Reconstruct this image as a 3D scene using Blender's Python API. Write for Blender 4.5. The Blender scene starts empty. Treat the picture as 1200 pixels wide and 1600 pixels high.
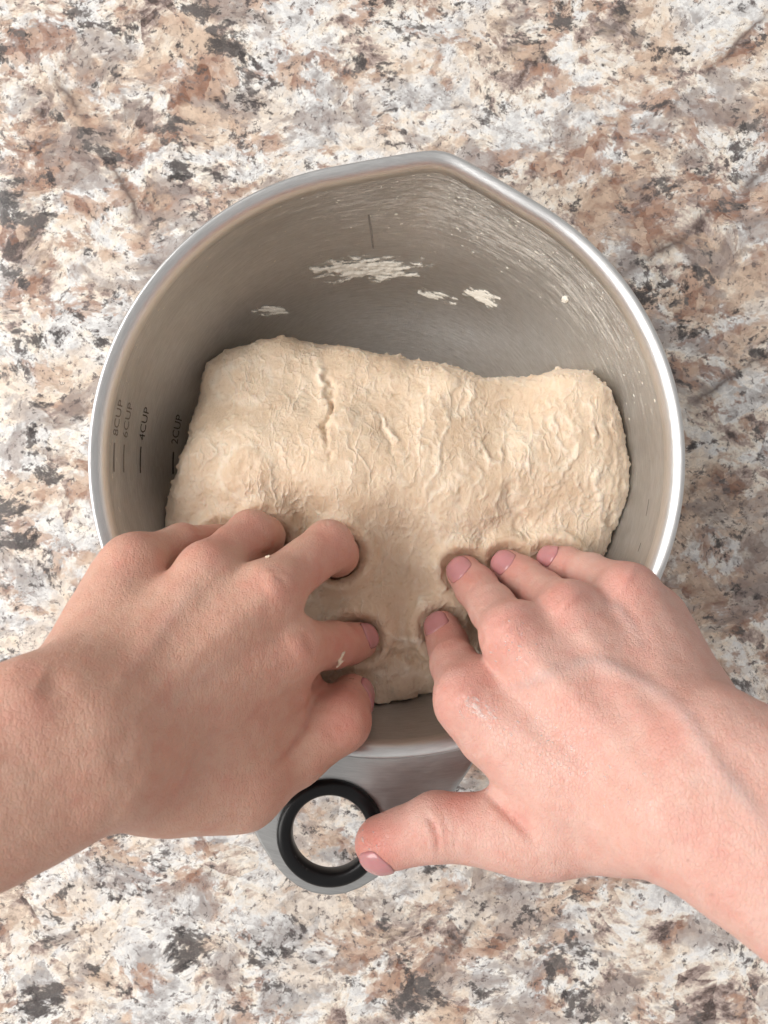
import bpy, bmesh, math, random
import numpy as np
from mathutils import Vector, Matrix
from mathutils.bvhtree import BVHTree

random.seed(7); np.random.seed(7)
scene = bpy.context.scene
COL = scene.collection

# ------------------------------------------------------------------ camera
CAM_H = 408.0            # mm above the counter
FPX = 1202.0             # focal length in photograph pixels (1200 x 1600)
cam_d = bpy.data.cameras.new('camera')
cam = bpy.data.objects.new('camera', cam_d)
COL.objects.link(cam)
cam.location = (0, 0, CAM_H / 1000)
cam.rotation_euler = (0, 0, 0)
cam_d.sensor_fit = 'VERTICAL'
cam_d.sensor_height = 24.0
cam_d.lens = 24.0 * FPX / 1600.0
cam_d.clip_start = 0.01
cam_d.clip_end = 20
cam_d.dof.use_dof = True
cam_d.dof.focus_distance = 0.325
cam_d.dof.aperture_fstop = 9.0
scene.camera = cam

# ------------------------------------------------------------------ light
world = bpy.data.worlds.new('World'); scene.world = world
world.use_nodes = True
bg = world.node_tree.nodes['Background']
bg.inputs[0].default_value = (1.0, 0.97, 0.94, 1)
bg.inputs[1].default_value = 0.48

def area(name, loc, target, sx, sy, power, col):
    l = bpy.data.lights.new(name, 'AREA'); l.shape = 'RECTANGLE'
    l.size = sx; l.size_y = sy; l.energy = power; l.color = col
    o = bpy.data.objects.new(name, l); COL.objects.link(o)
    o.location = loc
    o.rotation_euler = (Vector(target) - Vector(loc)).to_track_quat('-Z', 'Y').to_euler()
    return o
area('window_light', (-2.15, 0.05, 1.85), (0, 0, 0.05), 2.8, 1.9, 110.0, (1.0, 0.975, 0.94))

vs = scene.view_settings
vs.view_transform = 'Standard'; vs.look = 'None'; vs.exposure = 0.06; vs.gamma = 1.0
vs.use_curve_mapping = False
try:
    scene.cycles.use_denoising = True
    scene.cycles.use_adaptive_sampling = True
    scene.cycles.adaptive_threshold = 0.035
    scene.cycles.adaptive_min_samples = 16
    scene.cycles.max_bounces = 8
    scene.cycles.diffuse_bounces = 3
    scene.cycles.glossy_bounces = 4
except Exception:
    pass

# ------------------------------------------------------------------ helpers
def W(px, py, z):
    """pixel of the photograph at height z (mm) -> point in mm"""
    k = (CAM_H - z) / FPX
    return np.array([(px - 600.0) * k, (800.0 - py) * k, z], dtype=np.float64)

def proj(V):
    k = FPX / (CAM_H - V[:, 2])
    return np.stack([600 + V[:, 0] * k, 800 - V[:, 1] * k], 1)

def mesh_np(name, V, F, mat=None, parent=None, smooth=True, attrs=None, kind=None):
    me = bpy.data.meshes.new(name)
    V = np.asarray(V, dtype=np.float32) * 0.001
    F = np.asarray(F, dtype=np.int32)
    n = F.shape[1]
    me.vertices.add(len(V)); me.vertices.foreach_set('co', V.ravel())
    me.loops.add(F.size); me.loops.foreach_set('vertex_index', F.ravel())
    me.polygons.add(len(F))
    me.polygons.foreach_set('loop_start', np.arange(0, F.size, n, dtype=np.int32))
    me.polygons.foreach_set('loop_total', np.full(len(F), n, dtype=np.int32))
    me.update(calc_edges=True); me.validate()
    me.polygons.foreach_set('use_smooth', np.full(len(me.polygons), bool(smooth)))
    for k, a in (attrs or {}).items():
        at = me.attributes.new(k, 'FLOAT', 'POINT')
        at.data.foreach_set('value', np.asarray(a, dtype=np.float32))
    o = bpy.data.objects.new(name, me); COL.objects.link(o)
    if mat: me.materials.append(mat)
    if parent: o.parent = parent
    if kind: o['kind'] = kind
    return o

def tag(o, label=None, cat=None, group=None, kind=None):
    if label: o['label'] = label
    if cat: o['category'] = cat
    if group: o['group'] = group
    if kind: o['kind'] = kind
    return o

# value-gradient noise in numpy
_perm = np.random.RandomState(3).permutation(256).astype(np.int64)
_perm = np.concatenate([_perm, _perm, _perm])
_grad = np.random.RandomState(5).normal(size=(256, 3)); _grad /= np.linalg.norm(_grad, axis=1)[:, None]
def noise(P):
    P = np.asarray(P, dtype=np.float64)
    i = np.floor(P).astype(np.int64); f = P - i
    u = f * f * f * (f * (f * 6 - 15) + 10)
    i &= 255
    def g(dx, dy, dz):
        h = _perm[_perm[_perm[(i[:, 0] + dx) & 255] + ((i[:, 1] + dy) & 255)] + ((i[:, 2] + dz) & 255)]
        gr = _grad[h]
        return gr[:, 0] * (f[:, 0] - dx) + gr[:, 1] * (f[:, 1] - dy) + gr[:, 2] * (f[:, 2] - dz)
    def L(a, b, t): return a + (b - a) * t
    x00 = L(g(0,0,0), g(1,0,0), u[:, 0]); x10 = L(g(0,1,0), g(1,1,0), u[:, 0])
    x01 = L(g(0,0,1), g(1,0,1), u[:, 0]); x11 = L(g(0,1,1), g(1,1,1), u[:, 0])
    return L(L(x00, x10, u[:, 1]), L(x01, x11, u[:, 1]), u[:, 2]) * 1.6
def fbm(P, o=4, gain=0.5):
    P = np.array(P, dtype=np.float64)
    s = 0; a = 1.0
    for k in range(o):
        s = s + a * noise(P + 17.3 * k); P = P * 2.03; a *= gain
    return s
def ridged(P, o=3, gain=0.5):
    P = np.array(P, dtype=np.float64)
    s = 0; a = 1.0
    for k in range(o):
        s = s + a * (1 - np.abs(noise(P + 9.1 * k)) * 2.2); P = P * 2.07; a *= gain
    return s
def sstep(a, b, x):
    t = np.clip((x - a) / (b - a), 0, 1); return t * t * (3 - 2 * t)

def smin(a, b, k):
    h = np.maximum(k - np.abs(a - b), 0) / k
    return np.minimum(a, b) - h * h * k * 0.25
def smax(a, b, k): return -smin(-a, -b, k)

def cone(P, a, b, ra, rb):
    ab = b - a; L2 = float(ab @ ab) + 1e-9
    d = P - a
    t = np.clip((d @ ab) / L2, 0, 1)
    q = d - t[:, None] * ab
    return np.sqrt((q * q).sum(1)) - (ra + (rb - ra) * t)

def field_mesh(fn, lo, hi, h, smooth_it=2):
    """surface nets of the signed field fn(points)->distance, refined near the surface"""
    lo = np.array(lo, float); hi = np.array(hi, float)
    c = 4; H = h * c
    n = np.ceil((hi - lo) / H).astype(int) + 1
    ax = [lo[i] + H * np.arange(n[i]) + (H - h) / 2 for i in range(3)]
    G = np.stack(np.meshgrid(*ax, indexing='ij'), -1).reshape(-1, 3)
    C = fn(G).reshape(n)
    Fi = np.repeat(np.repeat(np.repeat(C, c, 0), c, 1), c, 2)
    act = np.abs(C) < H * 1.35
    actf = np.repeat(np.repeat(np.repeat(act, c, 0), c, 1), c, 2)
    I = np.argwhere(actf)
    vals = np.empty(len(I))
    for s in range(0, len(I), 400000):
        vals[s:s + 400000] = fn(lo + I[s:s + 400000] * h)
    Fi[actf] = vals
    ins = Fi < 0
    nx, ny, nz = Fi.shape
    cnt = np.zeros((nx-1, ny-1, nz-1), np.int8)
    for dx in (0, 1):
        for dy in (0, 1):
            for dz in (0, 1):
                cnt += ins[dx:nx-1+dx, dy:ny-1+dy, dz:nz-1+dz]
    cells = np.argwhere((cnt > 0) & (cnt < 8))
    idx = np.full(cnt.shape, -1, np.int64)
    idx[tuple(cells.T)] = np.arange(len(cells))
    S = np.zeros((len(cells), 3)); N = np.zeros(len(cells))
    corners = [(a, b, d) for a in (0, 1) for b in (0, 1) for d in (0, 1)]
    for p in corners:
        for axn in range(3):
            if p[axn]: continue
            q = list(p); q[axn] = 1
            f0 = Fi[cells[:, 0] + p[0], cells[:, 1] + p[1], cells[:, 2] + p[2]]
            f1 = Fi[cells[:, 0] + q[0], cells[:, 1] + q[1], cells[:, 2] + q[2]]
            m = (f0 < 0) != (f1 < 0)
            t = np.where(m, f0 / np.where(m, f0 - f1, 1), 0)
            pos = np.array(p, float)[None].repeat(len(cells), 0); pos[:, axn] += t
            S[m] += pos[m]; N[m] += 1
    V = lo + (cells + S / N[:, None]) * h
    quads = []
    for axn in range(3):
        a1, a2 = [(1, 2), (2, 0), (0, 1)][axn]
        sl0 = [slice(None)] * 3; sl1 = [slice(None)] * 3
        sl0[axn] = slice(0, -1); sl1[axn] = slice(1, None)
        A = ins[tuple(sl0)]; B = ins[tuple(sl1)]
        e = np.argwhere(A != B)
        e = e[(e[:, a1] > 0) & (e[:, a2] > 0) & (e[:, a1] < Fi.shape[a1]-1) & (e[:, a2] < Fi.shape[a2]-1)]
        d1 = np.zeros(3, int); d1[a1] = 1
        d2 = np.zeros(3, int); d2[a2] = 1
        q = np.stack([idx[tuple((e - d1 - d2).T)], idx[tuple((e - d2).T)], idx[tuple(e.T)], idx[tuple((e - d1).T)]], 1)
        fl = ~A[tuple(e.T)]
        q[fl] = q[fl][:, ::-1]
        quads.append(q)
    Q = np.concatenate(quads)
    Q = Q[(Q >= 0).all(1)]
    used = np.unique(Q); rm = np.full(len(V), -1); rm[used] = np.arange(len(used))
    V = V[used]; Q = rm[Q]
    E = np.concatenate([Q[:, [0, 1]], Q[:, [1, 2]], Q[:, [2, 3]], Q[:, [3, 0]]])
    deg = np.bincount(E[:, 0], minlength=len(V)) + np.bincount(E[:, 1], minlength=len(V))
    for it in range(smooth_it):
        for lam in (0.55, -0.50):
            A = np.zeros_like(V)
            for k in range(3):
                A[:, k] = np.bincount(E[:, 0], V[E[:, 1], k], len(V)) + np.bincount(E[:, 1], V[E[:, 0], k], len(V))
            V = V + lam * (A / deg[:, None] - V)
    return V, Q

def normals(V, Q):
    n = np.cross(V[Q[:, 2]] - V[Q[:, 0]], V[Q[:, 3]] - V[Q[:, 1]])
    N = np.zeros_like(V)
    for j in range(4):
        for k in range(3):
            N[:, k] += np.bincount(Q[:, j], n[:, k], len(V))
    return N / (np.linalg.norm(N, axis=1)[:, None] + 1e-12)

def pl_dist(pts, poly):
    """distance (px) of 2-D points to a polyline, and parameter 0..1 along it"""
    poly = np.array(poly, float)
    best = np.full(len(pts), 1e9); tt = np.zeros(len(pts)); n = len(poly) - 1
    for i in range(n):
        a, b = poly[i], poly[i+1]; ab = b - a
        t = np.clip(((pts - a) @ ab) / (ab @ ab + 1e-9), 0, 1)
        d = np.linalg.norm(pts - a - t[:, None] * ab, axis=1)
        m = d < best
        best[m] = d[m]; tt[m] = (i + t[m]) / n
    return best, tt

# ------------------------------------------------------------------ materials
class NT:
    def __init__(s, name):
        s.m = bpy.data.materials.new(name); s.m.use_nodes = True
        s.two_d = False; s.t = s.m.node_tree; s.b = s.t.nodes['Principled BSDF']
    def n(s, typ, **kw):
        nd = s.t.nodes.new(typ)
        for k, v in kw.items():
            if k.startswith('i_'):
                key = k[2:]
                nd.inputs[int(key) if key.isdigit() else key].default_value = v
            else: setattr(nd, k, v)
        return nd
    def l(s, a, b): s.t.links.new(a, b)
    def coord(s, out='Object'):
        return s.n('ShaderNodeTexCoord').outputs[out]
    def mapping(s, v, scale=(1,1,1), rot=(0,0,0), loc=(0,0,0)):
        m = s.n('ShaderNodeMapping'); s.l(v, m.inputs[0])
        m.inputs['Scale'].default_value = scale; m.inputs['Rotation'].default_value = rot
        m.inputs['Location'].default_value = loc
        return m.outputs[0]
    def noise(s, v, scale, detail=5, rough=0.55, dist=0.0, typ=None):
        n = s.n('ShaderNodeTexNoise'); s.l(v, n.inputs['Vector'])
        if s.two_d: n.noise_dimensions = '2D'
        n.inputs['Scale'].default_value = scale; n.inputs['Detail'].default_value = detail
        n.inputs['Roughness'].default_value = rough; n.inputs['Distortion'].default_value = dist
        return n
    def vor(s, v, scale, feature='F1', rand=1.0):
        n = s.n('ShaderNodeTexVoronoi', feature=feature); s.l(v, n.inputs['Vector'])
        if s.two_d: n.voronoi_dimensions = '2D'
        n.inputs['Scale'].default_value = scale; n.inputs['Randomness'].default_value = rand
        return n
    def ramp(s, f, stops, interp='LINEAR'):
        r = s.n('ShaderNodeValToRGB'); s.l(f, r.inputs[0])
        cr = r.color_ramp; cr.interpolation = interp
        while len(cr.elements) < len(stops): cr.elements.new(0.5)
        for e, (p, c) in zip(cr.elements, stops):
            e.position = p
            e.color = (c, c, c, 1) if isinstance(c, (int, float)) else (c[0], c[1], c[2], 1)
        return r.outputs[0]
    def mix(s, f, a, b, mode='MIX'):
        m = s.n('ShaderNodeMix', data_type='RGBA', blend_type=mode)
        for sock, v in ((m.inputs[0], f), (m.inputs[6], a), (m.inputs[7], b)):
            if hasattr(v, 'links'): s.l(v, sock)
            elif isinstance(v, (int, float)): sock.default_value = v if sock == m.inputs[0] else (v, v, v, 1)
            else: sock.default_value = (v[0], v[1], v[2], 1)
        return m.outputs[2]
    def math(s, op, a, b=0.0, c=None, clamp=False):
        m = s.n('ShaderNodeMath', operation=op, use_clamp=clamp)
        for i, v in enumerate((a, b, c)):
            if v is None: continue
            if hasattr(v, 'links'): s.l(v, m.inputs[i])
            else: m.inputs[i].default_value = v
        return m.outputs[0]
    def attr(s, name):
        return s.n('ShaderNodeAttribute', attribute_name=name).outputs['Fac']
    def bump(s, h, strength, dist, prev=None):
        b = s.n('ShaderNodeBump'); s.l(h, b.inputs['Height'])
        b.inputs['Strength'].default_value = strength; b.inputs['Distance'].default_value = dist
        if prev: s.l(prev, b.inputs['Normal'])
        return b.outputs[0]
    def set(s, **kw):
        for k, v in kw.items():
            key = k.replace('_', ' ')
            for inp in s.b.inputs:
                if inp.name.lower() == key.lower():
                    if hasattr(v, 'links'): s.l(v, inp)
                    elif isinstance(v, tuple) and len(v) == 3 and inp.type == 'RGBA': inp.default_value = (*v, 1)
                    else: inp.default_value = v
                    break
        return s.m

def mat_granite():
    t = NT('granite')
    co = t.coord()
    t.two_d = True
    def warp(v, src, scale, amt, detail=3, rough=0.6):
        wn = t.noise(src, scale, detail, rough)
        w = t.n('ShaderNodeVectorMath', operation='MULTIPLY_ADD')
        sb = t.n('ShaderNodeVectorMath', operation='SUBTRACT')
        t.l(wn.outputs['Color'], sb.inputs[0]); sb.inputs[1].default_value = (0.5,)*3
        t.l(sb.outputs[0], w.inputs[0]); w.inputs[1].default_value = (amt,)*3; t.l(v, w.inputs[2])
        return w.outputs[0]
    p = warp(co, co, 20, 0.018, 2, 0.5)
    q = warp(p, co, 300, 0.0016, 2, 0.6)
    qs = t.mapping(q, rot=(0, 0, -0.7), scale=(0.80, 1.12, 1.0))      # the stone's grain runs diagonally
    def zone(px, py, r):
        c = W(px, py, 0) / 1000
        d = t.n('ShaderNodeVectorMath', operation='DISTANCE'); t.l(p, d.inputs[0]); d.inputs[1].default_value = (c[0], c[1], 0)
        return t.ramp(t.math('DIVIDE', d.outputs['Value'], r), [(0.0, 1.0), (0.45, 0.6), (1.0, 0.0)])
    def zones(lst):
        o = None
        for z in lst:
            k = zone(*z); o = k if o is None else t.math('MAXIMUM', o, k)
        return o
    # feldspar ground: crystals in cream, white, peach, pale grey
    v1 = t.vor(q, 46); v2 = t.vor(q, 140)
    s1 = t.n('ShaderNodeSeparateColor'); t.l(v1.outputs['Color'], s1.inputs[0])
    s2 = t.n('ShaderNodeSeparateColor'); t.l(v2.outputs['Color'], s2.inputs[0])
    f1 = t.noise(qs, 33, 6, 0.72)
    tone = t.math('ADD', t.math('MULTIPLY', f1.outputs[0], 0.80), t.math('MULTIPLY_ADD', s1.outputs[0], 0.15, t.math('MULTIPLY_ADD', s2.outputs[0], 0.08, 0.004)))
    big = t.noise(t.mapping(co, loc=(7.7, 3.1, 0)), 9, 2, 0.5)
    tone = t.math('ADD', tone, t.math('MULTIPLY_ADD', big.outputs[0], 0.24, -0.112))
    brown = zones([(1110, 340, 0.11), (960, 260, 0.06), (90, 240, 0.075), (330, 90, 0.05), (640, 1500, 0.05), (1120, 880, 0.06)])
    light = zones([(150, 620, 0.07), (250, 1480, 0.07), (60, 1010, 0.05), (640, 190, 0.06), (20, 560, 0.05), (520, 1300, 0.06), (560, 110, 0.05), (1010, 140, 0.05), (60, 470, 0.05), (430, 1420, 0.06), (1150, 560, 0.05)])
    tone = t.math('SUBTRACT', tone, t.math('MULTIPLY', brown, 0.055))
    tone = t.math('ADD', tone, t.math('MULTIPLY', light, 0.040))
    c = t.ramp(tone, [(0.330, (0.08, 0.06, 0.055)), (0.375, (0.20, 0.145, 0.13)), (0.405, (0.36, 0.285, 0.26)), (0.435, (0.50, 0.405, 0.36)),
                      (0.455, (0.68, 0.58, 0.50)), (0.480, (0.78, 0.71, 0.62)), (0.53, (0.82, 0.79, 0.75)), (0.58, (0.78, 0.78, 0.775)), (0.63, (0.64, 0.635, 0.635)), (0.69, (0.42, 0.40, 0.395))])
    # peach / rust staining that follows grain boundaries
    r1 = t.noise(t.mapping(qs, loc=(3.1, 1.7, 0)), 33, 5, 0.72)
    rs = t.math('ADD', r1.outputs[0], t.math('MULTIPLY_ADD', light, -0.03, t.math('MULTIPLY', brown, 0.12)))
    rc = t.ramp(s2.outputs[2], [(0.0, (0.23, 0.105, 0.065)), (0.45, (0.41, 0.245, 0.175)), (1.0, (0.60, 0.445, 0.345))])
    c = t.mix(t.ramp(rs, [(0.540, 0.0), (0.575, 0.65), (0.66, 0.92)]), c, rc)
    c = t.mix(t.ramp(t.noise(t.mapping(qs, loc=(9.1, 4.7, 0)), 22, 5, 0.7).outputs[0], [(0.50, 0.0), (0.60, 0.50)]), c, (0.74, 0.60, 0.47))
    # taupe quartz, soft-edged
    g1 = t.noise(t.mapping(qs, loc=(2.2, 6.0, 1)), 27, 5, 0.68)
    gsum = t.math('ADD', g1.outputs[0], t.math('MULTIPLY_ADD', light, -0.045, t.math('MULTIPLY', brown, 0.03)))
    c = t.mix(t.ramp(gsum, [(0.550, 0.0), (0.585, 0.55), (0.65, 0.80)]), c, t.ramp(s2.outputs[0], [(0.0, (0.25, 0.20, 0.185)), (1.0, (0.44, 0.385, 0.36))]))
    # hair-thin grain boundary lines
    l1 = t.noise(qs, 40, 5, 0.62)
    lm = t.ramp(t.math('ABSOLUTE', t.math('SUBTRACT', l1.outputs[0], 0.49)), [(0.0, 0.75), (0.006, 0.4), (0.016, 0.0)])
    c = t.mix(t.math('MULTIPLY', lm, t.ramp(big.outputs[0], [(0.40, 0.25), (0.6, 0.9)])), c, (0.20, 0.14, 0.12))
    # a few long diagonal cracks
    sx = t.n('ShaderNodeSeparateXYZ'); t.l(warp(co, co, 14, 0.020, 5, 0.65), sx.inputs[0])
    gate = t.ramp(t.noise(co, 24, 3, 0.6).outputs[0], [(0.40, 0.15), (0.55, 1.0)])
    crack = None
    for (x0, y0, x1, y1, w) in [(960, 445, 1230, 230, 0.0013), (620, 1590, 790, 1380, 0.0011), (1050, 175, 1200, 20, 0.0009), (1080, 640, 1260, 520, 0.001), (90, 110, 250, 420, 0.0010)]:
        a = W(x0, y0, 0)[:2] / 1000; b = W(x1, y1, 0)[:2] / 1000; d = (b - a) / np.linalg.norm(b - a); L = np.linalg.norm(b - a)
        nn = np.array((-d[1], d[0]))
        off = t.math('ABSOLUTE', t.math('ADD', t.math('MULTIPLY', sx.outputs[0], nn[0]), t.math('MULTIPLY_ADD', sx.outputs[1], nn[1], -float(a @ nn))))
        al = t.math('ADD', t.math('MULTIPLY', sx.outputs[0], d[0]), t.math('MULTIPLY_ADD', sx.outputs[1], d[1], -float(a @ d)))
        am = t.ramp(t.math('ABSOLUTE', t.math('SUBTRACT', t.math('DIVIDE', al, L), 0.5)), [(0.40, 1.0), (0.56, 0.0)])
        k = t.math('MULTIPLY', t.ramp(t.math('DIVIDE', off, w * 5), [(0.0, 0.9), (0.22, 0.55), (0.5, 0.22), (1.0, 0.0)]), am)
        crack = k if crack is None else t.math('MAXIMUM', crack, k)
    c = t.mix(t.math('MULTIPLY', crack, gate), c, (0.12, 0.085, 0.075))
    # dark mica: ragged clusters, and pepper
    dz = zones([(75, 325, 0.035), (350, 75, 0.035), (300, 215, 0.03), (160, 230, 0.03), (20, 840, 0.03), (890, 1545, 0.03), (80, 720, 0.022), (1010, 470, 0.03), (860, 40, 0.03), (60, 1580, 0.025), (300, 1460, 0.02), (1060, 460, 0.03), (660, 1560, 0.03)])
    d1 = t.noise(t.mapping(qs, loc=(1.3, 8.2, 0)), 50, 5, 0.76)
    pe = t.noise(q, 260, 4, 0.7)
    d0 = t.noise(t.mapping(co, loc=(5.3, 2.2, 0)), 16, 3, 0.55)
    ds = t.math('ADD', t.math('MULTIPLY_ADD', t.math('SUBTRACT', pe.outputs[0], 0.5), 0.22, d1.outputs[0]), t.math('MULTIPLY_ADD', dz, 0.115, t.math('MULTIPLY_ADD', d0.outputs[0], 0.22, -0.11)))
    c = t.mix(t.ramp(ds, [(0.600, 0.0), (0.632, 0.7), (0.68, 0.97)]), c, t.ramp(s2.outputs[1], [(0.0, (0.035, 0.032, 0.034)), (1.0, (0.15, 0.135, 0.13))]))
    c = t.mix(t.ramp(t.math('MULTIPLY_ADD', d0.outputs[0], 0.15, pe.outputs[0]), [(0.675, 0.0), (0.72, 0.8)]), c, (0.12, 0.10, 0.10))
    v3 = t.vor(co, 330)
    s3 = t.n('ShaderNodeSeparateColor'); t.l(v3.outputs['Color'], s3.inputs[0])
    c = t.mix(1.0, c, t.ramp(s3.outputs[0], [(0.0, (0.86, 0.845, 0.84)), (0.5, (1.0, 1.0, 1.0)), (1.0, (1.10, 1.095, 1.08))]), 'MULTIPLY')
    gr = t.noise(co, 900, 3, 0.7)
    c = t.mix(t.ramp(gr.outputs[0], [(0.35, 0.20), (0.5, 0.0)]), c, (0.30, 0.25, 0.23))
    t.set(Base_Color=c, Roughness=0.12, Specular_IOR_Level=0.45)
    return t.m

def mat_steel(film=False):
    t = NT('brushed_steel_with_flour_film' if film else 'brushed_steel')
    co = t.coord()
    s = t.n('ShaderNodeSeparateXYZ'); t.l(co, s.inputs[0])
    ang = t.math('ARCTAN2', s.outputs[1], s.outputs[0])
    rad = t.math('SQRT', t.math('ADD', t.math('MULTIPLY', s.outputs[0], s.outputs[0]), t.math('MULTIPLY', s.outputs[1], s.outputs[1])))
    cv = t.n('ShaderNodeCombineXYZ')
    t.l(t.math('MULTIPLY', ang, 1.0), cv.inputs[0]); t.l(t.math('MULTIPLY', s.outputs[2], 55.0), cv.inputs[1]); t.l(t.math('MULTIPLY', rad, 55.0), cv.inputs[2])
    brush = t.noise(t.mapping(cv.outputs[0], scale=(2.2, 14, 14)), 3.0, 4, 0.7)
    brush2 = t.noise(t.mapping(cv.outputs[0], scale=(3.0, 5, 5)), 6.0, 4, 0.7)
    nb = t.bump(brush.outputs[0], 0.35 if film else 0.12, 0.0004)
    blot = t.noise(co, 30, 4, 0.6)
    rough = t.math('ADD', t.math('MULTIPLY', brush2.outputs[0], 0.16), t.math('MULTIPLY_ADD', blot.outputs[0], 0.12, 0.24 if film else 0.24))
    base = t.mix(t.ramp(brush2.outputs[0], [(0.3, 0.0), (0.7, 1.0)]), *(((0.50, 0.51, 0.52), (0.65, 0.66, 0.67)) if film else ((0.62, 0.62, 0.62), (0.74, 0.74, 0.74))))
    if not film:
        return t.set(Base_Color=base, Metallic=1.0, Roughness=rough, Normal=nb)
    # dried flour-and-water film wiped round the wall, thick towards the spout side
    zz = s.outputs[2]
    da = t.math('ABSOLUTE', t.math('SUBTRACT', ang, 1.12))           # centred right of the spout
    amask = t.ramp(t.math('DIVIDE', da, 1.7), [(0.0, 1.0), (0.35, 0.85), (0.62, 0.30), (0.9, 0.05)])
    zmask = t.ramp(t.math('DIVIDE', zz, 0.1), [(0.34, 0.0), (0.52, 0.45), (0.72, 1.0), (0.93, 0.9), (0.97, 0.0)])
    swirl = t.noise(t.mapping(cv.outputs[0], scale=(1.6, 3.0, 3.0)), 4.2, 7, 0.72, 0.5)
    grit = t.noise(t.mapping(cv.outputs[0], scale=(7.0, 4.0, 4.0)), 9.0, 5, 0.7)
    f = t.math('ADD', t.math('MULTIPLY', swirl.outputs[0], 0.62), t.math('MULTIPLY', grit.outputs[0], 0.38))
    mk = t.math('MULTIPLY', amask, zmask)
    f = t.math('ADD', f, t.math('MULTIPLY_ADD', mk, 0.20, -0.20))
    fm = t.ramp(f, [(0.435, 0.0), (0.50, 0.45), (0.60, 0.92)])
    thin = t.math('MULTIPLY', t.math('MULTIPLY', mk, t.ramp(swirl.outputs[0], [(0.35, 0.3), (0.65, 1.0)])), 0.30)
    fm = t.math('MAXIMUM', fm, thin)
    fc = t.n('ShaderNodeBsdfPrincipled')
    fc.inputs['Base Color'].default_value = (0.74, 0.70, 0.64, 1); fc.inputs['Roughness'].default_value = 0.42
    t.l(t.bump(f, 0.8, 0.0015), fc.inputs['Normal'])
    t.set(Base_Color=base, Metallic=1.0, Roughness=rough, Normal=nb)
    mx = t.n('ShaderNodeMixShader'); t.l(fm, mx.inputs[0]); t.l(t.b.outputs[0], mx.inputs[1]); t.l(fc.outputs[0], mx.inputs[2])
    t.l(mx.outputs[0], t.t.nodes['Material Output'].inputs['Surface'])
    return t.m

def mat_dough():
    t = NT('wet_bread_dough')
    co = t.coord()
    n1 = t.noise(co, 38, 5, 0.6); n2 = t.noise(co, 330, 5, 0.7)
    c = t.mix(t.ramp(n1.outputs[0], [(0.35, 0.0), (0.65, 1.0)]), (0.66, 0.485, 0.335), (0.75, 0.595, 0.44))
    c = t.mix(t.ramp(n2.outputs[0], [(0.55, 0.0), (0.75, 0.30)]), c, (0.56, 0.41, 0.27))
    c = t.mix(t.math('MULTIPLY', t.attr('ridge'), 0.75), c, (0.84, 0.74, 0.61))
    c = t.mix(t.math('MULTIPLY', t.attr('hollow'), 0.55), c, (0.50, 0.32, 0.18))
    sp = t.vor(co, 260); c = t.mix(t.ramp(sp.outputs['Distance'], [(0.05, 0.35), (0.10, 0.0)]), c, (0.36, 0.22, 0.12))
    st = t.noise(t.mapping(co, scale=(1, 0.55, 0.8)), 360, 5, 0.72, 1.2)
    gr = t.noise(co, 1100, 3, 0.6)
    wn = t.noise(co, 75, 3, 0.6)
    wv = t.n('ShaderNodeVectorMath', operation='MULTIPLY_ADD'); t.l(wn.outputs['Color'], wv.inputs[0]); wv.inputs[1].default_value = (0.011,)*3; t.l(co, wv.inputs[2])
    sk1 = t.vor(t.mapping(wv.outputs[0], scale=(1.25, 0.42, 0.6)), 118, 'DISTANCE_TO_EDGE')
    sk2 = t.vor(t.mapping(wv.outputs[0], scale=(1.1, 0.55, 0.8), loc=(3, 1, 2)), 270, 'DISTANCE_TO_EDGE')
    gt = t.ramp(t.noise(co, 55, 3, 0.6).outputs[0], [(0.44, 0.0), (0.64, 1.0)])
    gt2 = t.ramp(t.noise(t.mapping(co, loc=(4, 7, 1)), 70, 3, 0.6).outputs[0], [(0.46, 0.0), (0.64, 1.0)])
    net = t.math('ADD', t.math('MULTIPLY', t.ramp(sk1.outputs[0], [(0.0, 1.0), (0.05, 0.45), (0.14, 0.0)]), gt), t.math('MULTIPLY', t.ramp(sk2.outputs[0], [(0.0, 0.55), (0.08, 0.2), (0.2, 0.0)]), gt2))
    c = t.mix(t.math('MULTIPLY', net, 0.34), c, (0.86, 0.77, 0.65))
    b = t.bump(net, 0.42, 0.0012)
    b = t.bump(st.outputs[0], 0.40, 0.0011, b)
    b = t.bump(gr.outputs[0], 0.30, 0.0004, b)
    rg = t.ramp(t.noise(co, 120, 4, 0.6).outputs[0], [(0.35, 0.30), (0.65, 0.55)])
    t.set(Base_Color=c, Roughness=rg, Normal=b, Subsurface_Weight=0.18, Subsurface_Scale=0.004, Specular_IOR_Level=0.42)
    t.b.inputs['Subsurface Radius'].default_value = (1.0, 0.6, 0.35)
    return t.m

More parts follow.
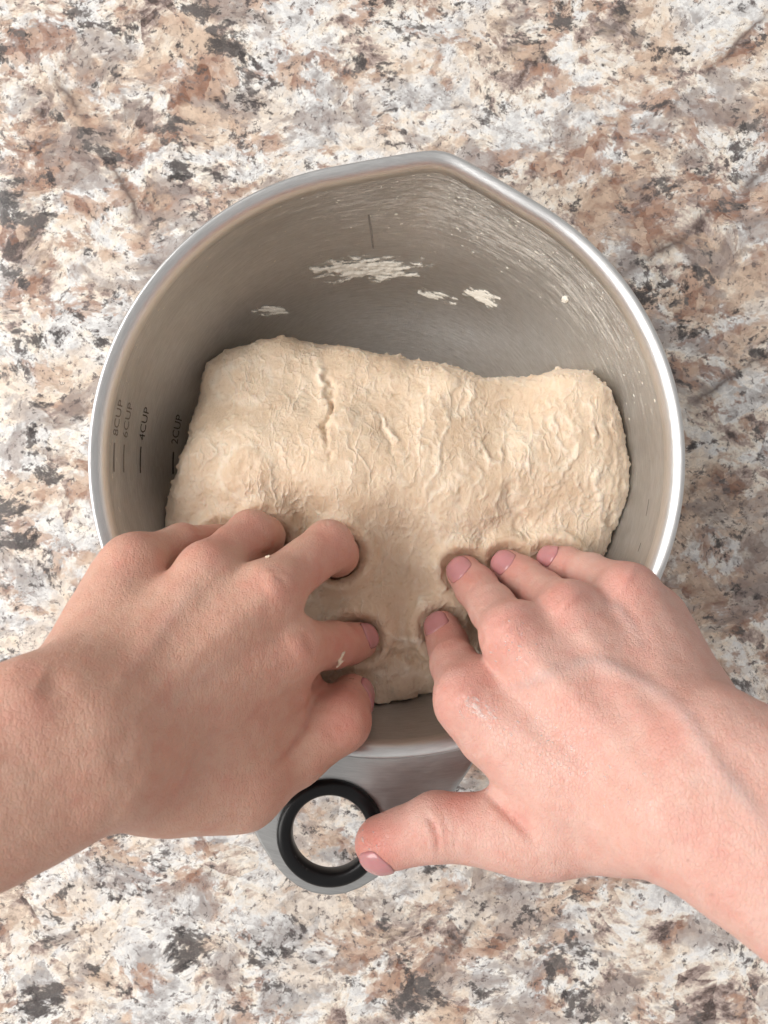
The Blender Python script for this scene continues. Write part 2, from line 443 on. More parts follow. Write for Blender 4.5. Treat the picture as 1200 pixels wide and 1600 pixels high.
def mat_skin(name, tone, tan=(0.46, 0.25, 0.16)):
    t = NT(name)
    co = t.coord()
    n1 = t.noise(co, 45, 4, 0.55); n2 = t.noise(co, 210, 4, 0.6)
    c = t.mix(t.ramp(n1.outputs[0], [(0.32, 0.0), (0.68, 1.0)]), tone, tuple(a * b for a, b in zip(tone, (1.04, 1.10, 1.12))))
    c = t.mix(t.ramp(n2.outputs[0], [(0.40, 0.0), (0.70, 0.40)]), c, tuple(a * b for a, b in zip(tone, (0.93, 0.74, 0.70))))
    c = t.mix(t.math('MULTIPLY', t.attr('red'), 0.85), c, (0.60, 0.20, 0.16))
    c = t.mix(t.math('MULTIPLY', t.attr('vein'), 0.45), c, (0.40, 0.34, 0.33))
    c = t.mix(t.attr('mole'), c, (0.30, 0.13, 0.09))
    # skin relief: fine criss-cross lines
    ck = t.vor(t.mapping(co, scale=(1.0, 0.6, 1.0), rot=(0, 0, 0.6)), 950, 'DISTANCE_TO_EDGE')
    ln = t.noise(t.mapping(co, scale=(1.0, 0.22, 1.0), rot=(0, 0, 0.5)), 900, 3, 0.6, 0.3)
    b = t.bump(t.ramp(ck.outputs[0], [(0.0, 0.0), (0.12, 1.0)]), 0.45, 0.00035)
    b = t.bump(ln.outputs[0], 0.55, 0.00055, b)
    gl = t.noise(co, 500, 3, 0.7)
    b = t.bump(n2.outputs[0], 0.20, 0.0012, b)
    wet = t.math('MULTIPLY', t.ramp(t.noise(co, 380, 4, 0.7).outputs[0], [(0.46, 0.0), (0.68, 1.0)]), t.attr('wet'))
    r = t.math('SUBTRACT', t.ramp(gl.outputs[0], [(0.3, 0.42), (0.7, 0.56)]), t.math('MULTIPLY', wet, 0.30))
    t.set(Base_Color=c, Roughness=r, Normal=b, Subsurface_Weight=0.22, Subsurface_Scale=0.0035, Specular_IOR_Level=0.42,
          Coat_Weight=wet, Coat_Roughness=0.09)
    t.b.inputs['Subsurface Radius'].default_value = (1.0, 0.35, 0.2)
    t.l(t.bump(t.noise(co, 520, 3, 0.6).outputs[0], 1.0, 0.0022), t.b.inputs['Coat Normal'])
    return t.m

def mat_simple(name, col, rough=0.5, spec=0.5, metal=0.0, sss=0.0, coat=0.0, bump=None, var=0.1):
    t = NT(name)
    co = t.coord(); n = t.noise(co, 180, 4, 0.6)
    c = t.mix(t.ramp(n.outputs[0], [(0.3, 0.0), (0.7, 1.0)]), tuple(x * (1 - var) for x in col), tuple(min(1, x * (1 + var)) for x in col))
    t.set(Base_Color=c, Roughness=rough, Specular_IOR_Level=spec, Metallic=metal, Subsurface_Weight=sss, Subsurface_Scale=0.003, Coat_Weight=coat, Coat_Roughness=0.08)
    if bump:
        t.set(Normal=t.bump(t.noise(co, bump[0], 4, 0.65).outputs[0], bump[1], bump[2]))
    return t.m

M_GRANITE = mat_granite()
M_STEEL_IN = mat_steel(True)
M_STEEL = mat_steel(False)
M_TAB = mat_steel(False)
for _n in M_TAB.node_tree.nodes:
    if _n.type == 'MIX':
        _n.inputs[6].default_value = (0.44, 0.44, 0.44, 1); _n.inputs[7].default_value = (0.54, 0.54, 0.535, 1)
M_TAB.name = 'dark_brushed_steel'
M_DOUGH = mat_dough()
M_SKIN_R = mat_skin('lit_pink_skin', (0.65, 0.39, 0.325))  # brightly lit version of the skin, the light put into its colour
M_SKIN_L = mat_skin('shaded_tan_skin', (0.62, 0.36, 0.27))  # same skin in shade, the shading put into a darker tan
M_NAIL = mat_simple('fingernail', (0.50, 0.225, 0.23), 0.24, 0.5, sss=0.2, coat=0.3, var=0.05)
M_BLACK = mat_simple('black_plastic', (0.006, 0.006, 0.007), 0.3, 0.3, coat=0.0, bump=(900, 0.1, 0.0003))
M_INK = mat_simple('black_print', (0.045, 0.04, 0.037), 0.5, 0.3)
M_INK_FAINT = mat_simple('worn_print', (0.21, 0.19, 0.17), 0.5, 0.3)
M_PASTE = mat_simple('flour_paste', (0.82, 0.76, 0.66), 0.5, 0.4, sss=0.1, bump=(700, 0.5, 0.0008), var=0.06)
def mat_smear():
    t = NT('thin_flour_paste')
    co = t.coord(); n = t.noise(co, 700, 4, 0.65)
    cov = t.attr('cover')
    t.set(Base_Color=(0.80, 0.75, 0.66), Roughness=0.5, Specular_IOR_Level=0.4, Normal=t.bump(n.outputs[0], 0.6, 0.0009),
          Alpha=t.ramp(t.math('MULTIPLY_ADD', t.math('SUBTRACT', n.outputs[0], 0.5), 0.7, cov), [(0.06, 0.0), (0.45, 1.0)]))
    return t.m
M_SMEAR = mat_smear()
def mat_water():
    t = NT('water_drop')
    t.set(Base_Color=(1.0, 1.0, 1.0), Roughness=0.02, IOR=1.33, Transmission_Weight=1.0)
    return t.m
M_WATER = mat_water()

# ------------------------------------------------------------------ counter
def build_counter():
    s = 900.0; n = 2
    V = []; F = []
    for z in (0.0, -30.0):
        V += [(-s, -s, z), (s, -s, z), (s, s, z), (-s, s, z)]
    F = [(0, 1, 2, 3), (7, 6, 5, 4), (0, 4, 5, 1), (1, 5, 6, 2), (2, 6, 7, 3), (3, 7, 4, 0)]
    o = mesh_np('countertop', V, F, M_GRANITE, smooth=False, kind='structure')
    tag(o, 'speckled cream, brown and grey granite countertop under the bowl')
build_counter()

# ------------------------------------------------------------------ bowl
BC = np.array([604.0, 719.0]); BX, BY = W(604, 719, 98)[:2]
SPOUT = math.atan2(719 - 243, 690 - 604)
HANDLE = math.atan2(-(1300 - 719), 516 - 604)
PROF_IN = [(0, 3.2), (25, 3.5), (45, 5.5), (62, 10.2), (76, 17.6), (87, 27.2), (96, 39), (103, 51.5), (108, 63), (111.4, 74), (113.5, 84), (114.4, 88.6)]
PROF_RIM = [(114.7, 90.4), (115.1, 92.6), (115.8, 94.6), (116.8, 96.1), (117.9, 97.0), (119.0, 97.5), (119.9, 97.6), (120.6, 97.2), (120.95, 96.4), (120.6, 95.6), (119.4, 95.2)]
PROF_OUT = [(118.0, 93.4), (116.4, 89), (114.7, 83), (112.6, 73.5), (109.2, 62.2), (104.1, 50.6), (97, 38), (88, 26.2), (77, 16.4), (62.8, 8.8), (52, 1.2), (50, 0.5), (30, 0.6), (0, 0.6)]
def spout_add(th, z):
    d = abs((th - SPOUT + math.pi) % (2 * math.pi) - math.pi)
    phi = math.radians(21)
    e = 0.05
    d = math.sqrt(d * d + e * e)
    if d > phi: return 0.0
    r = 120.0 / math.cos(phi - d) - 120.0
    w = min(1, max(0, (z - 38) / 58.0)); w = w * w * (3 - 2 * w)
    return r * w
def catmull(P, sub):
    out = []
    for i in range(len(P) - 1):
        p0 = np.array(P[max(i-1, 0)], float); p1 = np.array(P[i], float); p2 = np.array(P[i+1], float); p3 = np.array(P[min(i+2, len(P)-1)], float)
        for k in range(sub):
            t = k / sub
            out.append(0.5 * ((2*p1) + (-p0+p2)*t + (2*p0-5*p1+4*p2-p3)*t*t + (-p0+3*p1-3*p2+p3)*t**3))
    out.append(np.array(P[-1], float))
    return out
def lathe(prof, n, sp=True, cx=0.0, cy=0.0):
    V = []; F = []
    for (r, z) in prof:
        for j in range(n):
            th = 2 * math.pi * j / n
            rr = r + (spout_add(th, z) * min(1, r / 90) if sp else 0)
            V.append((cx + rr * math.cos(th), cy + rr * math.sin(th), z))
    m = len(prof)
    for i in range(m - 1):
        for j in range(n):
            a = i * n + j; b = i * n + (j + 1) % n
            F.append((a, b, b + n, a + n))
    return np.array(V), np.array(F)

bowl = bpy.data.objects.new('mixing_bowl', None); COL.objects.link(bowl)
bowl.location = (BX / 1000, BY / 1000, 0)
tag(bowl, 'brushed stainless steel mixing bowl with pouring spout, cup marks and ring handle', 'bowl')
prof_in = catmull(PROF_IN[1:] + PROF_RIM[:1], 5)
prof_in = [np.array((0.05, 3.2))] + prof_in
Vb, Fb = lathe(prof_in, 240)
inner = mesh_np('inner_wall', Vb, Fb, M_STEEL_IN, bowl)
prof_rim = catmull(PROF_RIM, 4)
Vr, Fr = lathe(prof_rim, 240)
rim = mesh_np('rim', Vr, Fr, M_STEEL, bowl)
prof_out = catmull(PROF_RIM[-1:] + PROF_OUT[:-1], 3) + [np.array((0.05, 0.6))]
Vo, Fo = lathe(prof_out, 240)
outer = mesh_np('outer_wall', Vo, Fo, M_STEEL, bowl)
inner['label'] = 'inside wall streaked with dried flour film'

BV = BVHTree.FromPolygons([tuple(v + np.array((BX, BY, 0))) for v in Vb], [tuple(f) for f in Fb])
def wall_hit(px, py):
    d = W(px, py, 0) - np.array((0, 0, CAM_H)); d /= np.linalg.norm(d)
    loc, nor, idx, dist = BV.ray_cast(Vector((0, 0, CAM_H)), Vector(d))
    if loc is None: return None, None
    nor = np.array(nor)
    if nor @ d > 0: nor = -nor
    return np.array(loc), nor
def inner_r(z):
    zs = [p[1] for p in prof_in]; rs = [p[0] for p in prof_in]
    return np.interp(z, zs, rs)

# handle: flat steel tab with a ring hole
HC = W(516, 1300, 93)[:2] - np.array((BX, BY))       # ring centre, bowl space
def build_handle():
    n = 128
    hd = np.array((math.cos(HANDLE), math.sin(HANDLE))); hp = np.array((-hd[1], hd[0]))
    L = float(HC @ hd)
    # half outline in (along, across): from the rim, flaring in to the round end
    side = [(108, 56.6), (113, 54.6), (118, 52.6), (124, 50.0), (130, 47.2), (136, 44.2), (142, 41.0), (L - 4, 36.5), (L + 3, 32.2), (L + 10, 27.0), (L + 16, 21.6), (L + 21, 15.8), (L + 24.4, 9.8), (L + 26.0, 4.0), (L + 26.2, 0.6)]
    poly = side + [(a, -b) for a, b in side[::-1]]
    poly += [(118.4 * math.cos(a), 118.4 * math.sin(a)) for a in np.linspace(-0.505, 0.505, 31)]
    P = np.array(poly)
    rings = [0.0, 0.03, 0.15, 0.3, 0.45, 0.6, 0.75, 0.88, 0.965, 1.0]
    rin = 20.0
    V = []; F = []
    def zt(a):  # height of the sheet
        return 95.2 - 2.0 * (1 - math.exp(-max(0, a - 121) / 9.0)) - 0.02 * max(0, a - 130)
    top = []
    for side_z in (0, 1):
        for ri, rr in enumerate(rings):
            for j in range(n):
                th = 2 * math.pi * j / n
                d = np.array((math.cos(th), math.sin(th)))
                best = 1e9
                o = np.array((L, 0.0))
                for k in range(len(P)):
                    p, q = P[k], P[(k + 1) % len(P)]
                    e = q - p; den = d[0] * e[1] - d[1] * e[0]
                    if abs(den) < 1e-9: continue
                    w = p - o
                    t = (w[0] * e[1] - w[1] * e[0]) / den; u = (w[0] * d[1] - w[1] * d[0]) / den
                    if t > 0 and -1e-6 <= u <= 1 + 1e-6: best = min(best, t)
                r = rin + (best - rin) * rr
                a, b = o + d * r
                z = zt(a)
                if rr in (0.0, 1.0): z -= 0.25
                if side_z: z -= 1.6
                xy = hd * a + hp * b
                # stay under the rim, never inside the bowl
                V.append((xy[0], xy[1], z))
    m = len(rings)
    for i in range(m - 1):
        for j in range(n):
            a = i * n + j; b = i * n + (j + 1) % n
            F.append((a, b, b + n, a + n))
            a2, b2 = a + m * n, b + m * n
            F.append((b2, a2, a2 + n, b2 + n))
    for j in range(n):
        a = (m - 1) * n + j; b = (m - 1) * n + (j + 1) % n
        F.append((a, b, b + m * n, a + m * n))
        a = j; b = (j + 1) % n
        F.append((b, a, a + m * n, b + m * n))
    V = np.array(V)
    h = mesh_np('handle', V, F, M_TAB, bowl)
    h['label'] = 'flat steel tab handle'
    # black ring
    g = []
    for k in range(28):
        a = 2 * math.pi * k / 28
        ca, sa = math.cos(a), math.sin(a)
        rr = 18.75 + 3.35 * math.copysign(abs(ca) ** 0.7, ca); zz = 92.5 + 4.4 * math.copysign(abs(sa) ** 0.75, sa)
        g.append((rr, zz))
    g.append(g[0])
    Vg, Fg = lathe(g, 96, False, HC[0], HC[1])
    gr = mesh_np('hole_ring', Vg, Fg[:, ::-1], M_BLACK, h)
    gr['label'] = 'black plastic ring lining the handle hole'
    return h
handle = build_handle()

# printed cup marks
def wall_text(txt, px_tick0, px_tick1, px_txt0, px_txt1, size_mm, mat, name='cup_mark'):
    """tick from px_tick0 to px_tick1 and lettering from px_txt0 to px_txt1 along the wall"""
    grp_V = []; grp_F = []
    def onwall(th, z, off=0.12):
        r = inner_r(z) - off
        return (r * math.cos(th), r * math.sin(th), z)
    h0, _ = wall_hit(*px_tick0); h1, _ = wall_hit(*px_tick1)
    def angz(h):
        return math.atan2(h[1] - BY, h[0] - BX) % (2 * math.pi), h[2]
    a0, z0 = angz(h0); a1, z1 = angz(h1)
    zc = (z0 + z1) / 2
    base = 0
    n = 8
    for i in range(n + 1):
        a = a0 + (a1 - a0) * i / n
        hw = 0.42 if txt else 0.22
        grp_V += [onwall(a, zc - hw), onwall(a, zc + hw)]
    for i in range(n):
        grp_F.append((2*i, 2*i+2, 2*i+3, 2*i+1))
    tick = mesh_np(name, grp_V, grp_F, mat, inner)
    if not txt: return
    t0, _ = wall_hit(*px_txt0); t1, _ = wall_hit(*px_txt1)
    b0, y0 = angz(t0); b1, y1 = angz(t1)
    cu = bpy.data.curves.new('lettering', 'FONT'); cu.body = txt; cu.size = 1.0
    cu.resolution_u = 3
    tmp = bpy.data.objects.new('lettering_source', cu); COL.objects.link(tmp)
    bpy.context.view_layer.update()
    me = bpy.data.meshes.new_from_object(tmp.evaluated_get(bpy.context.evaluated_depsgraph_get()))
    bpy.data.objects.remove(tmp); bpy.data.curves.remove(cu)
    bm = bmesh.new(); bm.from_mesh(me)
    bmesh.ops.triangulate(bm, faces=bm.faces[:])
    xs = [v.co.x for v in bm.verts]; x0, x1 = min(xs), max(xs)
    for v in bm.verts:
        f = (v.co.x - x0) / (x1 - x0)
        a = b0 + (b1 - b0) * f
        z = zc - size_mm * 0.35 + v.co.y * size_mm
        p = onwall(a, z)
        v.co = Vector(p) * 0.001
    bm.to_mesh(me); bm.free()
    me.name = 'cup_lettering'
    o = bpy.data.objects.new('cup_lettering', me); COL.objects.link(o); o.parent = inner
    me.materials.append(mat)
    o['label'] = 'black print reading ' + txt
wall_text('2CUP', (270, 741), (271, 706), (274, 694), (279, 648), 5.4, M_INK)
wall_text('4CUP', (218, 739), (221, 698), (223, 688), (231, 637), 5.4, M_INK)
wall_text('6CUP', (192, 738), (195, 695), (197, 684), (206, 630), 5.4, M_INK_FAINT)
wall_text('8CUP', (177, 737), (180, 692), (182, 681), (192, 626), 5.4, M_INK_FAINT)
for (a, b) in [((1010, 806), (1014, 780)), ((998, 862), (1001, 848))]:
    wall_text('', a, b, None, None, 4, M_INK_FAINT)
# dark line on the far wall
def wall_strip(name, pts, w, mat):
    V = []; F = []
    for i, (x, y) in enumerate(pts):
        for s in (-1, 1):
            p, nn = wall_hit(x + s * w * (0.6 + 0.4 * random.random()), y)
            V.append(p - np.array((BX, BY, 0)) + nn * 0.12)
    for i in range(len(pts) - 1): F.append((2*i, 2*i+1, 2*i+3, 2*i+2))
    return mesh_np(name, V, F, mat, inner)
wall_strip('line_mark', [(576, 335), (578, 348), (580, 360), (581, 372), (583, 388)], 2.2, M_INK_FAINT)

# ------------------------------------------------------------------ hands (signed field)
class Hand:
    def __init__(s): s.palm = []; s.fingers = []; s.extra = []
    def pc(s, a, b, k=14):     # palm cone: (px,py,z,r)
        s.palm.append((W(*a[:3]), W(*b[:3]), a[3], b[3], k))
    def finger(s, pts): s.fingers.append([(W(*p[:3]), p[3]) for p in pts])
    def sdf(s, P):
        d = np.full(len(P), 200.0)
        for (a, b, ra, rb, k) in s.palm:
            d = smin(d, cone(P, a, b, ra, rb), k)
        f = np.full(len(P), 200.0)
        for ch in s.fingers:
            g = np.full(len(P), 200.0)
            for i in range(len(ch) - 1):
                g = smin(g, cone(P, ch[i][0], ch[i+1][0], ch[i][1], ch[i+1][1]), 3.0)
            f = smin(f, g, 1.2)
        return smin(d, f, 7.0)
    def one(s, fi, P):
        ch = s.fingers[fi]; g = np.full(len(P), 200.0)
        for i in range(len(ch) - 1):
            g = smin(g, cone(P, ch[i][0], ch[i+1][0], ch[i][1], ch[i+1][1]), 3.0)
        return g
    def bounds(s):
        pts = []
        for (a, b, ra, rb, k) in s.palm:
            pts += [a - ra, a + ra, b - rb, b + rb]
        for ch in s.fingers:
            for p, r in ch: pts += [p - r, p + r]
        pts = np.array(pts); return pts.min(0) - 8, pts.max(0) + 8

def far(p_near, p_far, mm):
    d = p_far - p_near; d = d / np.linalg.norm(d); return p_far + d * mm

LH = Hand()
# forearm and wrist
wa, wb = W(177, 1198, 158), W(108, 1096, 160)
fa, fb = W(-262, 1392, 188), W(-318, 1290, 190)
for n_, f_ in ((wa, fa), (wb, fb)):
    e_ = far(n_, f_, 70)
    LH.palm.append((n_, f_, 18.5, 22.5, 16)); LH.palm.append((f_, e_, 22.5, 28, 16))
LH.palm.append((wa * .5 + wb * .5, fa * .5 + fb * .5, 19, 24, 16))
LH.pc((125, 1090, 148, 13), (212, 880, 120, 9.5))
LH.pc((150, 1120, 152, 13), (325, 892, 125, 9.8))
LH.pc((172, 1150, 153, 13), (425, 922, 126, 10.2))
LH.pc((195, 1185, 150, 13), (458, 1010, 120, 10.5))
LH.pc((118, 1075, 136, 16), (188, 912, 112, 13))
LH.pc((170, 1150, 135, 16), (390, 985, 106, 13))
LH.pc((225, 1222, 140, 15), (380, 1210, 118, 16))
LH.pc((275, 1226, 130, 15.5), (370, 1222, 120, 16))
LH.pc((340, 1140, 126, 14), (440, 1075, 110, 11))
LH.pc((420, 1085, 102, 13), (474, 1082, 92, 9), 8)
LH.pc((45, 1092, 172, 9), (60, 1100, 168, 9), 12)
LH.finger([(212, 876, 118, 8.8), (285, 850, 96, 8.0), (338, 848, 72, 7.4), (362, 856, 54, 6.8)])
LH.finger([(325, 890, 122, 9.8), (393, 836, 98, 9.7), (412, 838, 74, 8.6), (418, 852, 54, 7.8)])
LH.finger([(425, 920, 124, 10.4), (514, 853, 98, 10.1), (528, 866, 72, 8.8), (528, 884, 52, 8)])
LH.finger([(458, 1010, 118, 10.6), (520, 1008, 90, 9.4), (543, 1006, 77, 8.8), (561, 1001, 71, 8.2)])
LH.finger([(380, 1205, 116, 15), (455, 1178, 108, 13.0), (533, 1128, 101, 11.6), (548, 1088, 82, 9.6)])

RH = Hand()
wa, wb = W(1053, 1281, 160), W(1117, 1161, 160)
fa, fb = W(1452, 1525, 190), W(1546, 1407, 190)
for n_, f_ in ((wa, fa), (wb, fb)):
    e_ = far(n_, f_, 70)
    RH.palm.append((n_, f_, 18.5, 24, 16)); RH.palm.append((f_, e_, 24, 29, 16))
RH.palm.append((wa * .5 + wb * .5, fa * .5 + fb * .5, 19, 24, 16))
RH.pc((1000, 1285, 150, 13), (730, 1092, 121, 11.2))
RH.pc((1040, 1250, 155, 13), (800, 990, 125, 10.5))
RH.pc((1070, 1200, 153, 13), (888, 954, 121, 10))
RH.pc((1095, 1165, 148, 13), (978, 924, 115, 9.6))
RH.pc((1098, 1140, 134, 16), (1022, 968, 108, 13))
RH.pc((1000, 1230, 136, 16), (800, 1060, 106, 13))
RH.pc((960, 1300, 136, 14), (830, 1305, 127, 14))
RH.pc((870, 1225, 134, 13), (768, 1150, 120, 11))
RH.finger([(730, 1090, 119, 11.4), (710, 1038, 94, 9.5), (700, 1008, 76, 8.8), (691, 983, 70, 8.0)])
RH.finger([(800, 990, 123, 10.6), (770, 951, 94, 9.6), (745, 919, 76, 8.9), (726, 896, 70, 8.0)])
RH.finger([(888, 954, 119, 10), (849, 927, 92, 9.0), (818, 902, 76, 8.4), (793, 885, 70, 7.6)])
RH.finger([(978, 922, 113, 9.6), (920, 896, 90, 8.0), (886, 883, 77, 7.4), (862, 876, 72, 6.7)])
RH.finger([(850, 1300, 128, 15), (785, 1297, 126, 13.6), (682, 1291, 121, 12.0), (598, 1318, 113, 10.6)])

# ------------------------------------------------------------------ dough
DP_Z = 61.0
DOUGH_PX = [(300, 604), (318, 566), (345, 546), (400, 531), (440, 521), (500, 533), (590, 548), (680, 568), (760, 586), (830, 587), (880, 581),
            (922, 578), (950, 604), (972, 650), (983, 710), (982, 770), (966, 830), (945, 880), (925, 960), (850, 1030), (770, 1072), (700, 1080), (680, 1092), (655, 1090), (640, 1101),
            (622, 1104), (606, 1132), (596, 1138), (584, 1126), (560, 1106), (500, 1080), (400, 1030), (310, 970), (256, 890), (243, 832), (260, 770), (278, 712), (290, 650)]
DPOLY = np.array([W(x, y, (48.0 if x < 700 else 54.0) if y < 590 and x < 900 else DP_Z)[:2] for x, y in DOUGH_PX])
DH = np.array([(330, 600, 54), (450, 560, 52), (450, 610, 61), (600, 585, 54), (600, 630, 64), (780, 620, 60), (720, 650, 68), (920, 630, 72), (300, 720, 66), (420, 680, 71), (560, 690, 74), (700, 710, 76), (860, 720, 76),
               (960, 740, 73), (280, 810, 66), (400, 755, 74), (560, 770, 77), (700, 790, 75), (860, 820, 68), (940, 850, 68), (330, 850, 58), (450, 850, 58), (610, 860, 66), (560, 910, 66),
               (660, 900, 64), (760, 880, 66), (860, 870, 66), (500, 960, 66), (605, 985, 70), (560, 955, 74), (690, 960, 64), (620, 1010, 62), (560, 1040, 62), (690, 1030, 63), (620, 1060, 64), (640, 1090, 67), (590, 1110, 66), (690, 1090, 67),
               (400, 1000, 50), (800, 1000, 52), (900, 950, 52), (760, 1060, 46)], float)
DHX = np.array([W(x, y, 62)[:2] for x, y, _ in DH])
def poly_sd(P):
    A = DPOLY; B = np.roll(A, -1, 0)
    d = np.full(len(P), 1e9); ins = np.zeros(len(P), bool)
    for a, b in zip(A, B):
        ab = b - a; w = P - a
        t = np.clip((w @ ab) / (ab @ ab), 0, 1)
        q = w - t[:, None] * ab
        d = np.minimum(d, (q * q).sum(1))
        c = (a[1] > P[:, 1]) != (b[1] > P[:, 1])
        x = a[0] + (P[:, 1] - a[1]) / (b[1] - a[1] + 1e-12) * (b[0] - a[0])
        ins ^= c & (P[:, 0] < x)
    d = np.sqrt(d)
    return np.where(ins, -d, d)
def dough_h(P):
    num = np.zeros(len(P)); den = np.zeros(len(P))
    for (c, h) in zip(DHX, DH[:, 2]):
        w = np.exp(-((P - c) ** 2).sum(1) / (2 * 13.0 ** 2)) + 1e-5
        num += w * h; den += w
    return num / den
def dough_sdf(P):
    n3 = fbm(P / 17.0, 2)
    sd = poly_sd(P[:, :2] + 0) + np.maximum(0, 40 - P[:, 2]) * 0.22 + n3 * 1.2
    hh = dough_h(P[:, :2])
    d = smax(sd, P[:, 2] - hh + n3 * 0.7, 15.0)
    d = np.maximum(d, np.hypot(P[:, 0] - BX, P[:, 1] - BY) - inner_r(np.maximum(P[:, 2], 3.3)) + 0.8)
    d = np.maximum(d, 4.5 - P[:, 2])
    m = np.where(d < 14)[0]
    if len(m):
        hd = np.minimum(LH.sdf(P[m]), RH.sdf(P[m]))
        d[m] = smax(d[m] - 3.6 * np.exp(-((hd - 4.5) / 3.6) ** 2), -(hd - 0.25), 3.5)
    return d

def build_dough():
    V, Q = field_mesh(dough_sdf, (-112, -100, 3), (122, 92, 82), 0.8, 2)
    N = normals(V, Q)
    px = proj(V); up = sstep(-0.1, 0.5, N[:, 2])
    # large and small relief of the gluten skin: strands running front to back
    wv = np.stack([fbm(V / 21.0 + 3, 2), fbm(V / 21.0 + 40, 2), fbm(V / 21.0 + 77, 2)], 1)
    w2 = np.stack([fbm(V / 6.0 + 13, 2), fbm(V / 6.0 + 45, 2), fbm(V / 6.0 + 72, 2)], 1)
    q = V + wv * 7.0 + w2 * 1.6
    right = sstep(540, 720, px[:, 0] + 40 * wv[:, 0])
    def sharp(r, lo, hi, e=1.4): return np.clip((r - lo) / (hi - lo), 0, 1) ** e
    s1 = sharp(ridged(np.stack([q[:, 0] / 5.0, q[:, 1] / 26.0, q[:, 2] / 18.0], 1), 2), 0.95, 1.5)
    s2 = sharp(ridged(np.stack([q[:, 0] / 2.6, q[:, 1] / 12.0, q[:, 2] / 9.0], 1) + 20, 2), 0.8, 1.45)
    c1 = sharp(ridged(np.stack([q[:, 0] / 8.0 + q[:, 1] / 18, q[:, 1] / 9.5 - q[:, 0] / 25, q[:, 2] / 11.0], 1) + 30, 3), 1.15, 1.75)
    c2 = sharp(ridged(np.stack([q[:, 0] / 3.4, q[:, 1] / 4.4, q[:, 2] / 4.2], 1) + 50, 2), 0.9, 1.45)
    gate = sstep(-0.35, 0.35, fbm(V / 24.0 + 11, 2)) * 0.7 + 0.3
    gate2 = sstep(-0.3, 0.3, fbm(V / 13.0 + 31, 2)) * 0.8 + 0.2
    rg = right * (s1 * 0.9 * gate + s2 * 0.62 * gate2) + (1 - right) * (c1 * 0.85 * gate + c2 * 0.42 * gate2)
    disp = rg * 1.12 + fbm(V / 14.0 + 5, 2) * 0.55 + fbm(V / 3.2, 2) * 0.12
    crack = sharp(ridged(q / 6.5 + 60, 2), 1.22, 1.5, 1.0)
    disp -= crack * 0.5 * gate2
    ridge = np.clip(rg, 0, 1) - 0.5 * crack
    pxw = px; px = px + np.stack([w2[:, 0] * 9 + wv[:, 1] * 8, w2[:, 1] * 9 + wv[:, 2] * 8], 1)
    amod = 0.45 + 0.9 * sstep(-0.35, 0.45, fbm(V / 5.0 + 21, 2))
    # particular marks: the long crease, tears, blisters
    def groove(poly, depth, w):
        nonlocal disp
        d, t = pl_dist(px, poly)
        disp = disp - depth * np.exp(-(d / w) ** 2) * np.sin(np.pi * np.clip(t, 0.04, 0.97)) ** 0.5 * up * amod
    def ridge_line(poly, h, w):
        nonlocal disp, ridge
        d, t = pl_dist(px, poly)
        g = np.exp(-(d / w) ** 2) * np.sin(np.pi * np.clip(t, 0.03, 0.97)) ** 0.6 * up * amod
        disp = disp + h * g; ridge = np.maximum(ridge, g)
    groove([(512, 585), (516, 615), (511, 650), (510, 690), (505, 715)], 2.6, 5)
    ridge_line([(498, 552), (503, 580), (505, 620), (508, 660)], 1.2, 4.5)
    groove([(585, 640), (600, 668), (612, 700), (617, 745)], 1.0, 3.5)
    ridge_line([(582, 650), (605, 660), (620, 680), (620, 700)], 0.9, 3.5)
    ridge_line([(668, 590), (668, 618), (660, 640), (652, 690), (660, 740)], 0.8, 3)
    ridge_line([(640, 612), (666, 624), (676, 618)], 0.7, 3)
    ridge_line([(740, 665), (752, 700), (768, 730), (790, 690), (815, 672)], 0.9, 3.2)
    ridge_line([(690, 610), (700, 660), (680, 720), (664, 780)], 0.7, 4)
    ridge_line([(850, 620), (865, 660), (872, 690), (890, 722), (912, 690)], 0.8, 3.5)
    ridge_line([(905, 600), (925, 650), (938, 720), (936, 790), (945, 850)], 0.9, 4)
    groove([(935, 660), (936, 690), (940, 715)], 1.4, 4)
    groove([(958, 780), (952, 810), (945, 840)], 1.8, 4)
    groove([(962, 640), (970, 700), (972, 760), (962, 820)], 0.9, 3)
    groove([(948, 620), (958, 700), (956, 770)], 0.7, 3)
    ridge_line([(690, 950), (660, 935), (690, 920)], 0.8, 4)
    ridge_line([(590, 985), (640, 1005), (670, 1015)], 0.9, 5)
    groove([(585, 1015), (640, 1030), (700, 1040)], 1.6, 8)
    ridge_line([(580, 1050), (640, 1052), (690, 1056)], 1.0, 7)
    for (bx, by, rx, ry, h) in [(720, 622, 14, 24, -1.6), (868, 690, 24, 42, -1.5), (800, 770, 12, 22, -0.9), (815, 815, 10, 18, -1.0), (815, 700, 18, 25, 0.7), (545, 655, 18, 16, 0.8), (390, 735, 38, 34, 0.9), (700, 800, 20, 40, 0.5), (380, 600, 40, 26, 0.8)]:
        e = ((px[:, 0] - bx) / rx) ** 2 + ((px[:, 1] - by) / ry) ** 2
        disp += h * np.exp(-e ** 2) * up
        ridge = np.maximum(ridge, 0.6 * np.exp(-((e - 1.25) / 0.35) ** 2) * up)
    # ragged edge crumbs
    edge = np.exp(-((N[:, 2] - 0.1) / 0.35) ** 2)
    disp += edge * np.maximum(0, fbm(V / 4.0 + 90, 3) - 0.22) * 2.2
    V2 = V + N * disp[:, None]
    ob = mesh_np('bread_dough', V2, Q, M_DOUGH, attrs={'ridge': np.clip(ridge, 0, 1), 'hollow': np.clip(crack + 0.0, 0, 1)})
    tag(ob, 'pale sticky bread dough folded over inside the steel bowl', 'dough')
    return ob
dough = build_dough()

